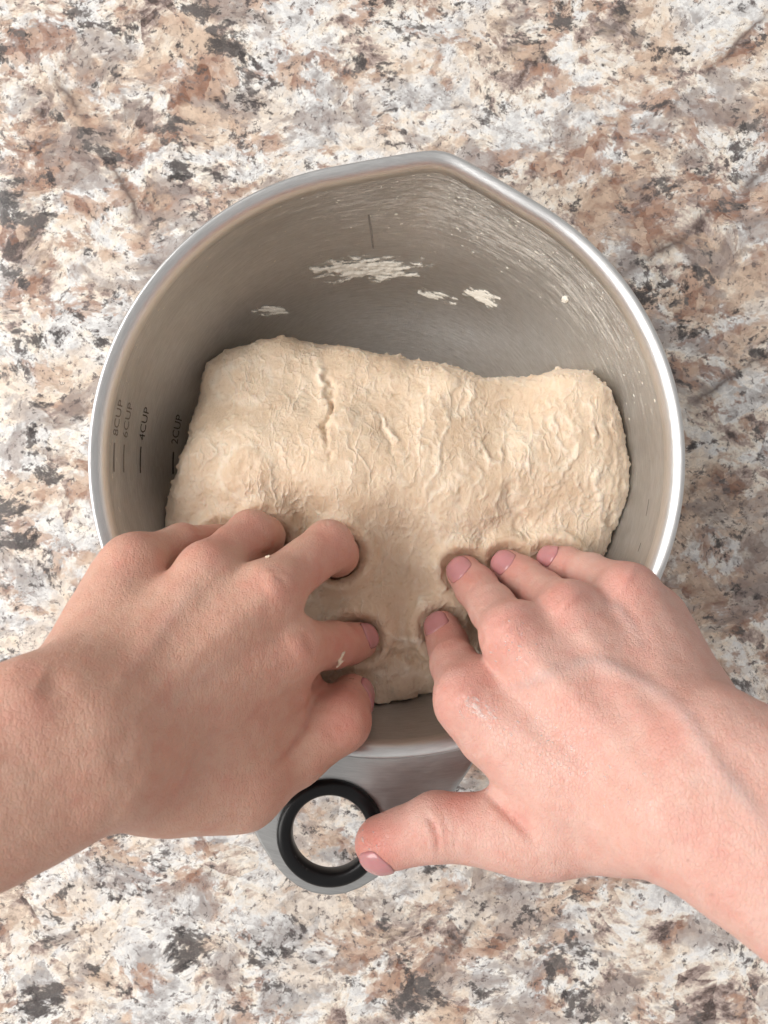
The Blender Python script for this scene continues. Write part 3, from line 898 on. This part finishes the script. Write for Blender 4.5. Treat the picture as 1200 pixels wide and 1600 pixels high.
# ------------------------------------------------------------------ hand meshes
def build_hand(H, mat, name, label, creases, veins, tendons, reds, wets, moles, nails):
    lo, hi = H.bounds()
    V, Q = field_mesh(H.sdf, lo, hi, 0.95, 3)
    N = normals(V, Q); px = proj(V)
    mmpp = (CAM_H - V[:, 2]) / FPX
    up = sstep(-0.15, 0.35, N[:, 2])
    disp = fbm(V / 16.0, 2) * 0.35 + fbm(V / 5.0, 2) * 0.10
    red = np.zeros(len(V)); vein = np.zeros(len(V)); wet = np.zeros(len(V)); mole = np.zeros(len(V))
    for poly, depth, w in creases:
        d, t = pl_dist(px, poly); d = d * mmpp
        disp -= depth * np.exp(-(d / w) ** 2) * np.sin(np.pi * np.clip(t, 0.05, 0.95)) ** 0.5 * up
        red = np.maximum(red, (0.38 if w < 2 else 0.0) * np.exp(-(d / (w * 1.1)) ** 2) * np.sin(np.pi * np.clip(t, 0.05, 0.95)) * up)
    for poly, h, w in veins:
        d, t = pl_dist(px, poly); d = d * mmpp
        e = np.exp(-(d / w) ** 2) * np.sin(np.pi * np.clip(t, 0.08, 0.92)) ** 0.5 * up
        disp += h * e; vein = np.maximum(vein, e * min(1.0, h))
    for poly, h, w in tendons:
        d, t = pl_dist(px, poly); d = d * mmpp
        disp += h * np.exp(-(d / w) ** 2) * np.sin(np.pi * np.clip(t, 0.06, 0.94)) ** 0.5 * up
    for (x, y, r, a) in reds:
        e = np.exp(-(((px[:, 0] - x) ** 2 + (px[:, 1] - y) ** 2) / (r * r)))
        red = np.maximum(red, a * e)
    for (x, y, r, a) in wets:
        e = np.exp(-(((px[:, 0] - x) ** 2 + (px[:, 1] - y) ** 2) / (r * r)))
        wet = np.maximum(wet, a * e)
    for (x, y, r) in moles:
        mole = np.maximum(mole, 0.5 * np.exp(-(((px[:, 0] - x) ** 2 + (px[:, 1] - y) ** 2) / (r * r))))
    red = np.clip(red + 0.20 * fbm(V / 12.0 + 8, 2) + 0.16 * np.maximum(0, fbm(V / 4.5 + 28, 2)), 0, 1)
    V2 = V + N * disp[:, None]
    ob = mesh_np(name, V2, Q, mat, attrs={'red': red, 'vein': vein, 'wet': wet, 'mole': mole})
    tag(ob, label, 'hand')
    # nails: curved plates laid on the finger ends
    for (fi, dors, t0, ln, wd) in nails:
        ch = H.fingers[fi]
        a, b = ch[-2][0], ch[-1][0]
        ax = (b - a) / np.linalg.norm(b - a); r = ch[-1][1]
        dz = np.array(dors, float); dz = dz - ax * (dz @ ax); dz /= np.linalg.norm(dz)
        sd = np.cross(ax, dz)
        nu, nv = 15, 17
        VV = []; FF = []
        P0 = []; D0 = []
        for iv in range(nv):
            v = iv / (nv - 1)
            for iu in range(nu):
                u = iu / (nu - 1) * 2 - 1
                # rounded outline
                vv = v * 2 - 1
                lim = (1 - abs(vv) ** 3.5 * 0.55)
                ang = u * wd * lim
                s = t0 + ln * (v + 0.10 * (1 - u * u) * (1 if vv > 0 else -0.9) * abs(vv))
                bend = max(0.0, s - 0.2) / r          # curve over the tip a little
                direc = math.cos(ang) * dz + math.sin(ang) * sd
                direc = direc + ax * bend * 0.9; direc /= np.linalg.norm(direc)
                P0.append(b + ax * min(s, 0.2 + 0.35 * max(0, s - 0.2))); D0.append(direc)
        P0 = np.array(P0); D0 = np.array(D0)
        tt = np.full(len(P0), r * 0.4)
        for _ in range(30):
            dd = H.one(fi, P0 + D0 * tt[:, None]); tt += -dd * 0.9
            if np.abs(dd).max() < 0.01: break
        S = P0 + D0 * tt[:, None]
        U = np.array([i % nu / (nu - 1) * 2 - 1 for i in range(nu * nv)]); Vv = np.array([i // nu / (nv - 1) * 2 - 1 for i in range(nu * nv)])
        edge = np.maximum(np.abs(U), np.abs(Vv))
        lift = 0.62 * (1 - edge ** 6) + 0.1
        top = S + D0 * lift[:, None]; bot = S - D0 * 0.6
        VV = np.concatenate([top, bot]); n = nu * nv
        for iv in range(nv - 1):
            for iu in range(nu - 1):
                k = iv * nu + iu
                FF.append((k, k + 1, k + nu + 1, k + nu)); FF.append((n + k, n + k + nu, n + k + nu + 1, n + k + 1))
        loop = list(range(nu)) + [iv * nu + nu - 1 for iv in range(1, nv)] + [(nv - 1) * nu + iu for iu in range(nu - 2, -1, -1)] + [iv * nu for iv in range(nv - 2, 0, -1)]
        for i in range(len(loop)):
            p, q2 = loop[i], loop[(i + 1) % len(loop)]
            FF.append((p, n + p, n + q2, q2))
        nl = mesh_np('fingernail', VV, FF, M_NAIL, ob)
    return ob

lh_creases = [([(487, 1093), (484, 1115), (478, 1135), (455, 1170), (430, 1195)], 1.8, 1.5),
              ([(403, 866), (418, 866), (432, 858)], 0.8, 1.0), ([(410, 895), (425, 890), (445, 895)], 0.35, 1.0),
              ([(405, 905), (425, 900), (450, 908)], 0.35, 0.9), ([(500, 820), (520, 832), (536, 850)], 0.15, 0.8),
              ([(487, 1075), (505, 1062), (522, 1050)], 1.0, 1.2),
              ([(508, 975), (516, 1000), (512, 1030)], 0.35, 0.9), ([(520, 972), (528, 998), (524, 1030)], 0.3, 0.9),
              ([(160, 1110), (185, 1155), (205, 1200), (212, 1240)], 0.35, 2.1), ([(146, 1118), (168, 1158), (188, 1205), (196, 1250)], 0.3, 2.1), ([(176, 1105), (200, 1150), (220, 1195)], 0.25, 2.1), ([(420, 880), (440, 886), (456, 900)], 0.3, 0.9), ([(398, 915), (415, 908), (440, 912)], 0.25, 0.9), ([(455, 985), (478, 990), (490, 1010)], 0.3, 1.0), ([(300, 868), (325, 862), (345, 868)], 0.25, 1.0), ([(495, 1130), (520, 1150), (535, 1175)], 0.25, 1.0), ([(506, 1118), (532, 1135), (550, 1158)], 0.2, 0.9),
              ([(225, 1262), (260, 1235), (300, 1205)], 1.6, 4.0), ([(62, 1060), (82, 1070), (92, 1092)], 1.5, 5.0)]
lh_veins = [([(190, 1060), (240, 1010), (270, 960), (300, 920)], 0.3, 2.4), ([(250, 1120), (300, 1070), (380, 1010)], 0.25, 2.6)]
lh_tend = [([(180, 1140), (300, 1030), (422, 925)], 0.8, 4), ([(160, 1110), (240, 1000), (322, 900)], 0.7, 4), ([(210, 1170), (330, 1090), (455, 1012)], 0.7, 4.5),
           ([(415, 925), (440, 905)], 1.3, 6), ([(450, 1015), (478, 1000)], 1.4, 6)]
lh_reds = [(520, 850, 45, 0.55), (395, 830, 45, 0.45), (545, 1110, 60, 0.6), (550, 1010, 50, 0.55), (330, 832, 50, 0.5), (430, 920, 40, 0.35), (465, 1010, 50, 0.35), (200, 865, 50, 0.3), (30, 1090, 60, 0.35), (560, 985, 30, 0.6), (500, 900, 40, 0.3)]
lh_wets = [(440, 915, 25, 1.0), (545, 1060, 28, 1.0), (140, 1010, 20, 0.7), (330, 1220, 60, 0.35), (300, 900, 120, 0.25)]
left = build_hand(LH, M_SKIN_L, 'hand', 'hand and forearm with shade painted into the tan skin, reaching in from the left, knuckles bent into the dough', lh_creases, lh_veins, lh_tend, lh_reds, lh_wets,
                  [(453, 939, 2.2), (340, 960, 2)],
                  [(3, (0.55, 0.45, 0.7), -4.5, 10.0, 0.80), (4, (1.0, 0.15, 0.25), -6.5, 12.0, 0.85)])

rh_creases = [([(757, 1236), (772, 1252), (795, 1275), (822, 1300), (838, 1320)], 1.5, 1.5), ([(790, 1262), (815, 1280), (838, 1305)], 0.6, 1.3),
              ([(664, 1272), (676, 1285), (684, 1310), (685, 1340)], 0.9, 1.1), ([(690, 1262), (697, 1290), (698, 1335)], 0.35, 0.9), ([(655, 1290), (664, 1315), (668, 1340)], 0.3, 1.0),
              ([(705, 1258), (712, 1290), (712, 1330)], 0.25, 0.9),
              ([(722, 925), (735, 920), (752, 905)], 0.35, 1.0), ([(733, 945), (750, 945), (772, 928)], 0.4, 1.1), ([(742, 955), (760, 950), (780, 940)], 0.3, 1.0),
              ([(688, 1012), (700, 1005), (722, 1000)], 0.35, 1.0), ([(695, 1040), (715, 1030), (735, 1018)], 0.3, 1.0),
              ([(790, 905), (805, 900), (822, 888)], 0.3, 1.0), ([(820, 930), (838, 920), (852, 908)], 0.3, 1.0),
              ([(745, 1015), (752, 1000), (750, 985)], 0.8, 1.2)]
rh_veins = [([(855, 1052), (885, 1040), (925, 1034), (965, 1045), (1007, 1067), (1050, 1098), (1079, 1128), (1112, 1183), (1130, 1240)], 0.85, 2.5),
            ([(940, 940), (965, 950), (985, 975), (1000, 1010)], 0.6, 2.0), ([(1110, 1180), (1150, 1230), (1195, 1290)], 0.9, 2.6), ([(860, 1050), (830, 1065), (800, 1075)], 0.6, 2.0)]
rh_tend = [([(735, 1090), (860, 1180), (990, 1270)], 0.7, 4.5), ([(800, 990), (900, 1090), (1020, 1230)], 0.8, 4.2), ([(888, 950), (960, 1050), (1050, 1180)], 0.8, 4),
           ([(978, 915), (1025, 1010), (1080, 1140)], 0.7, 4), ([(795, 965), (805, 985)], 1.6, 6.5), ([(880, 935), (892, 950)], 1.6, 6), ([(970, 905), (985, 915)], 1.4, 6), ([(722, 1075), (738, 1095)], 1.2, 7)]
rh_reds = [(795, 985, 55, 0.55), (882, 940, 40, 0.5), (980, 910, 48, 0.5), (725, 1080, 55, 0.55), (575, 1330, 62, 0.9), (690, 980, 38, 0.6), (722, 892, 38, 0.65), (792, 880, 32, 0.6), (860, 872, 30, 0.55), (960, 1120, 90, 0.22), (720, 1250, 40, 0.45), (1100, 1340, 120, 0.15), (1040, 1160, 60, 0.3)]
rh_wets = [(748, 1112, 34, 1.0), (800, 1010, 45, 1.0), (900, 1180, 120, 0.85), (985, 1245, 80, 0.7), (575, 1330, 35, 1.0), (830, 1090, 90, 0.6)]
right = build_hand(RH, M_SKIN_R, 'hand', 'pink wet hand and forearm reaching in from the right, thumb stretched over the ring handle', rh_creases, rh_veins, rh_tend, rh_reds, rh_wets,
                   [(1140, 1318, 2.6), (1112, 1398, 2.6), (1075, 1345, 1.6)],
                   [(0, (-0.45, 0.25, 0.9), -5.0, 10.5, 0.85), (1, (-0.45, 0.25, 0.9), -5.0, 10.5, 0.85), (2, (-0.35, 0.3, 0.9), -5.0, 10.0, 0.85), (3, (-0.3, 0.45, 0.9), -4.5, 9.0, 0.85),
                    (4, (-0.25, -0.6, 0.75), -3.5, 11.5, 0.78)])

# ------------------------------------------------------------------ paste stuck to the wall
def smear(pts_fn, nx, ny, th, seed):
    """patch over the wall: pts_fn(u,v)->(px,py,height 0..1)"""
    V = []; F = []; C = []
    for j in range(ny):
        for i in range(nx):
            x, y, h = pts_fn(i / (nx - 1), j / (ny - 1))
            p, n = wall_hit(x, y)
            V.append(p + n * (0.04 + th * h)); C.append(h)
    for j in range(ny - 1):
        for i in range(nx - 1):
            k = j * nx + i; F.append((k, k + nx, k + nx + 1, k + 1))
    return np.array(V), np.array(F), np.array(C)
def blob_fn(cx, cy, rx, ry, rot, seed, stretch=6.0):
    rs = np.random.RandomState(seed); o = rs.rand(3) * 50
    def fn(u, v):
        a, b = u * 2 - 1, v * 2 - 1
        x = a * rx * 1.25; y = b * ry * 1.35
        P = np.array([[a * rx / 26.0, b * ry / 6.0, 0]]) + o
        n = float(fbm(P, 4, 0.6)[0]); n2 = float(fbm(P * 2.2 + 7, 3)[0])
        r = math.hypot(a * 1.25, b * 1.35)
        h = (1 - r) * (1.5 if rx > 50 else 0.9) + n * (1.0 if rx > 50 else 1.5)
        h = max(0.0, min(1.0, h * 1.5 + 0.15 * (r < 0.8))) * (0.65 + 0.5 * max(-0.6, n2))
        c, s = math.cos(rot), math.sin(rot)
        return cx + x * c - y * s, cy + x * s + y * c, h if max(abs(a), abs(b)) < 0.99 else 0.0
    return fn
for (cx, cy, rx, ry, rot, th, seed, lab) in [
        (576, 420, 84, 18, -0.03, 1.6, 1, 'large streaky cream dough smear on the far bowl wall'),
        (417, 486, 27, 6.5, 0.03, 0.9, 2, 'small flat dough smear left on the far bowl wall'),
        (684, 463, 26, 6.0, 0.35, 0.9, 3, 'narrow slanted dough smear right of the large one'),
        (752, 463, 24, 9, 0.45, 0.7, 4, 'thin speckled dough smear high on the wall above the right dough end'),
        (885, 464, 5, 8, 0.3, 1.0, 6, 'tiny cream dough crumb stuck alone on the right bowl wall')]:
    Vs, Fs, Cs = smear(blob_fn(cx, cy, rx, ry, rot, seed), max(14, int(rx * 1.3)), max(12, int(ry * 2.2)), th, seed)
    o = mesh_np('dough_smear', Vs, Fs, M_SMEAR, attrs={'cover': Cs})
    tag(o, lab, 'dough smear', 'dough stuck to the bowl wall')
# crumbs and specks, too many to count
def specks():
    rs = np.random.RandomState(4)
    V = []; F = []
    def add(px, py, r, el, rot):
        p, n = wall_hit(px, py)
        if p is None: return
        t = np.cross(n, (0, 0, 1.0)); t /= np.linalg.norm(t) + 1e-9; b = np.cross(n, t)
        c, s = math.cos(rot), math.sin(rot); t, b = t * c + b * s, b * c - t * s
        k0 = len(V); m = 7
        V.append(p + n * r * 0.55)
        for j in range(m):
            a = 2 * math.pi * j / m; q = r * (0.7 + 0.6 * rs.rand())
            V.append(p + t * math.cos(a) * q * el + b * math.sin(a) * q - n * 0.05)
        for j in range(m): F.append((k0, k0 + 1 + j, k0 + 1 + (j + 1) % m))
    for _ in range(260):
        th = rs.normal(1.15, 0.55); z = 97 - abs(rs.normal(0, 20))
        if z < 35 or z > 90: continue
        r = inner_r(z) + spout_add(th, z)
        P = np.array([BX + r * math.cos(th), BY + r * math.sin(th), z])
        q = proj(P[None])[0]
        add(q[0], q[1], rs.uniform(0.12, 0.42), rs.uniform(1, 3.0), rs.normal(0, 0.15))
    for _ in range(70):
        th = rs.uniform(1.6, 3.9); z = rs.uniform(84, 90)
        P = np.array([BX + inner_r(z) * math.cos(th), BY + inner_r(z) * math.sin(th), z]); q = proj(P[None])[0]
        add(q[0], q[1], rs.uniform(0.10, 0.28), rs.uniform(1, 4.0), rs.normal(0, 0.1))
    o = mesh_np('dough_crumbs', V, F, M_PASTE, kind='stuff')
    tag(o, 'tiny cream dough crumbs scattered round the upper bowl wall', 'crumbs')
specks()

# ------------------------------------------------------------------ scraps of wet dough clinging to the fingers
def scrap(px, py, z, length, rot, r, seed, label, lift=0.5):
    rs = np.random.RandomState(seed)
    c = W(px, py, z); dirv = np.array((math.cos(rot), math.sin(rot), 0.15))
    caps = []
    p = c - dirv * length / 2
    n = 5
    for i in range(n):
        q = p + dirv * length / n + rs.normal(0, 0.5, 3) * r
        r0 = r * (1.0 if 0 < i < n - 1 else 0.55) * rs.uniform(0.7, 1.2)
        caps.append((p, q, r0, r0 * rs.uniform(0.5, 0.9))); p = q
    for i in range(4):
        a = caps[rs.randint(n)][0]; caps.append((a, a + rs.normal(0, 1.4, 3) * r * np.array((1, 1, 0.5)), r * 0.6, r * 0.15))
    def f(P):
        d = np.full(len(P), 50.0)
        for a, b, ra, rb in caps: d = smin(d, cone(P, a, b, ra, rb), r * 0.9)
        return d + 0.25 * r * fbm(P / (1.1 * r), 2)
    V, Q = field_mesh(f, c - length - 4 * r, c + length + 4 * r, 0.3, 1)
    o = mesh_np('dough_scrap', V, Q, M_DOUGH, attrs={'ridge': np.full(len(V), 0.5), 'hollow': np.zeros(len(V))})
    tag(o, label, 'dough scrap', 'dough scraps on the fingers')
def top_z(H, px, py, z0=140.0):
    d = W(px, py, 0) - np.array((0, 0, CAM_H)); d = d / np.linalg.norm(d)
    p = np.array((0, 0, CAM_H)) + d * (CAM_H - z0) / -d[2] * 1.0
    for _ in range(80):
        e = float(H.sdf(p[None])[0])
        if e < 0.02: break
        p = p + d * e * 0.9
    return p[2]
scrap(531, 1030, top_z(LH, 531, 1030) + 0.1, 7.0, 1.2, 0.75, 3, 'ragged wet dough scrap clinging between left index finger and thumb')
scrap(419, 869, top_z(LH, 419, 869) + 0.1, 2.0, 0.3, 0.5, 5, 'tiny dough crumb in the crease beside the left ring finger')
scrap(671, 1016, 66, 7.0, 1.9, 0.45, 8, 'thin dough string stretched beside the right index finger')

def drops():
    rs = np.random.RandomState(12); V = []; F = []
    for k in range(16):
        px = 447 + 34 * rs.rand() ; py = 1322 + (px - 447) * 1.25 + rs.normal(0, 5)
        c = W(px, py, 96.2); r = rs.uniform(0.25, 0.8); k0 = len(V); m = 10
        V.append(c + np.array((0, 0, r * 0.6)))
        for lv, (q, h) in enumerate(((0.55, 0.48), (0.88, 0.25), (1.0, -0.3))):
            for j in range(m):
                a = 2 * math.pi * j / m; V.append(c + np.array((math.cos(a) * q * r, math.sin(a) * q * r * 1.2, h * r)))
        for j in range(m):
            F.append((k0, k0 + 1 + j, k0 + 1 + (j + 1) % m, k0))
            for lv in (0, 1):
                a = k0 + 1 + lv * m + j; b = k0 + 1 + lv * m + (j + 1) % m; F.append((a, a + m, b + m, b))
    tri = [f[:3] for f in F if f[3] == f[0]]; quad = [f for f in F if f[3] != f[0]]
    allf = tri + [q[:3] for q in quad] + [(q[0], q[2], q[3]) for q in quad]
    o = mesh_np('water_drops', V, allf, M_WATER, kind='stuff')
    tag(o, 'clear water drops beaded on the black handle ring', 'water drops')
drops()

# wet flour-water on the back of the hand, coloured pale to paint glints
_n = len(right.data.vertices); _co = np.empty(_n * 3, np.float32); right.data.vertices.foreach_get('co', _co)
_q = np.empty(len(right.data.loops), np.int32); right.data.loops.foreach_get('vertex_index', _q)
RBV = BVHTree.FromPolygons((_co.reshape(-1, 3) * 1000).tolist(), _q.reshape(-1, 4).tolist())
def hand_hit(H, px, py):
    d = W(px, py, 0) - np.array((0, 0, CAM_H)); d /= np.linalg.norm(d)
    loc, nor, idx, dist = RBV.ray_cast(Vector((0, 0, CAM_H)), Vector(d))
    if loc is None: return W(px, py, 60), np.array((0, 0, 1.0))
    nor = np.array(nor); nor = -nor if nor @ d > 0 else nor
    return np.array(loc), nor
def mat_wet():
    t = NT('wet_flour_glint')
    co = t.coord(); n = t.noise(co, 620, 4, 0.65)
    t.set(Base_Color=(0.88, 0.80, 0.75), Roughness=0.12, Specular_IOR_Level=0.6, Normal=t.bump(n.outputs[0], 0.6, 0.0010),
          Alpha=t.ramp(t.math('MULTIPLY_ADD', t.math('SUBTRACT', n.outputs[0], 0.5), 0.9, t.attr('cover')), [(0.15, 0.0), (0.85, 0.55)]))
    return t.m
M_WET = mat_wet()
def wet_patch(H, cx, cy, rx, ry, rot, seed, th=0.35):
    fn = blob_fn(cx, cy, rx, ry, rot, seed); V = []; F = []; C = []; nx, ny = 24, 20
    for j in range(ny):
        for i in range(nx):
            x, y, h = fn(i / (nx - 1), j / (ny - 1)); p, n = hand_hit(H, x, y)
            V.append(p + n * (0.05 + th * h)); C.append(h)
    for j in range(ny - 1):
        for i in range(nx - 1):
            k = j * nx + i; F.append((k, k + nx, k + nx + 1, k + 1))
    return mesh_np('wet_glint_smear', V, F, M_WET, attrs={'cover': np.array(C)})
tag(wet_patch(RH, 750, 1112, 24, 17, 0.5, 21), 'wet flour smear with a pale painted glint on the right index knuckle', 'wet smear')
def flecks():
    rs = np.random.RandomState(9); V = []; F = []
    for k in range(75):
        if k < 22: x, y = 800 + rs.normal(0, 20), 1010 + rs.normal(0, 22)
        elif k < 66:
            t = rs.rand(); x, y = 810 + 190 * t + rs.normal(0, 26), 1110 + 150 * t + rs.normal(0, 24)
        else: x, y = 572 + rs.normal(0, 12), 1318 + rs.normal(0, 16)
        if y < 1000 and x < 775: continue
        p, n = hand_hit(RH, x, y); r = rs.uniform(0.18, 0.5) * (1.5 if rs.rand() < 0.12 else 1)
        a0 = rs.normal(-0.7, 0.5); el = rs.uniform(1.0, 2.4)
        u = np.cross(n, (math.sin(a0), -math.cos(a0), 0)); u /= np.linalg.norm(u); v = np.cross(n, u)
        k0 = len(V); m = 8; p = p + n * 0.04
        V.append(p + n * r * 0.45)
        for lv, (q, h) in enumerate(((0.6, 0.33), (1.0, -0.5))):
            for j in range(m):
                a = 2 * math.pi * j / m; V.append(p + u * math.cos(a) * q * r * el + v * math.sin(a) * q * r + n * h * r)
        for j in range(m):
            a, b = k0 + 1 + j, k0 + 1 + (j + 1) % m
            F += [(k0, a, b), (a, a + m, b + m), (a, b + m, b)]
    o = mesh_np('wet_glint_flecks', V, F, M_WET, kind='stuff', attrs={'cover': np.full(len(V), 0.6)})
    tag(o, 'tiny wet flecks painted pale as glints over the back of the right hand', 'wet flecks')
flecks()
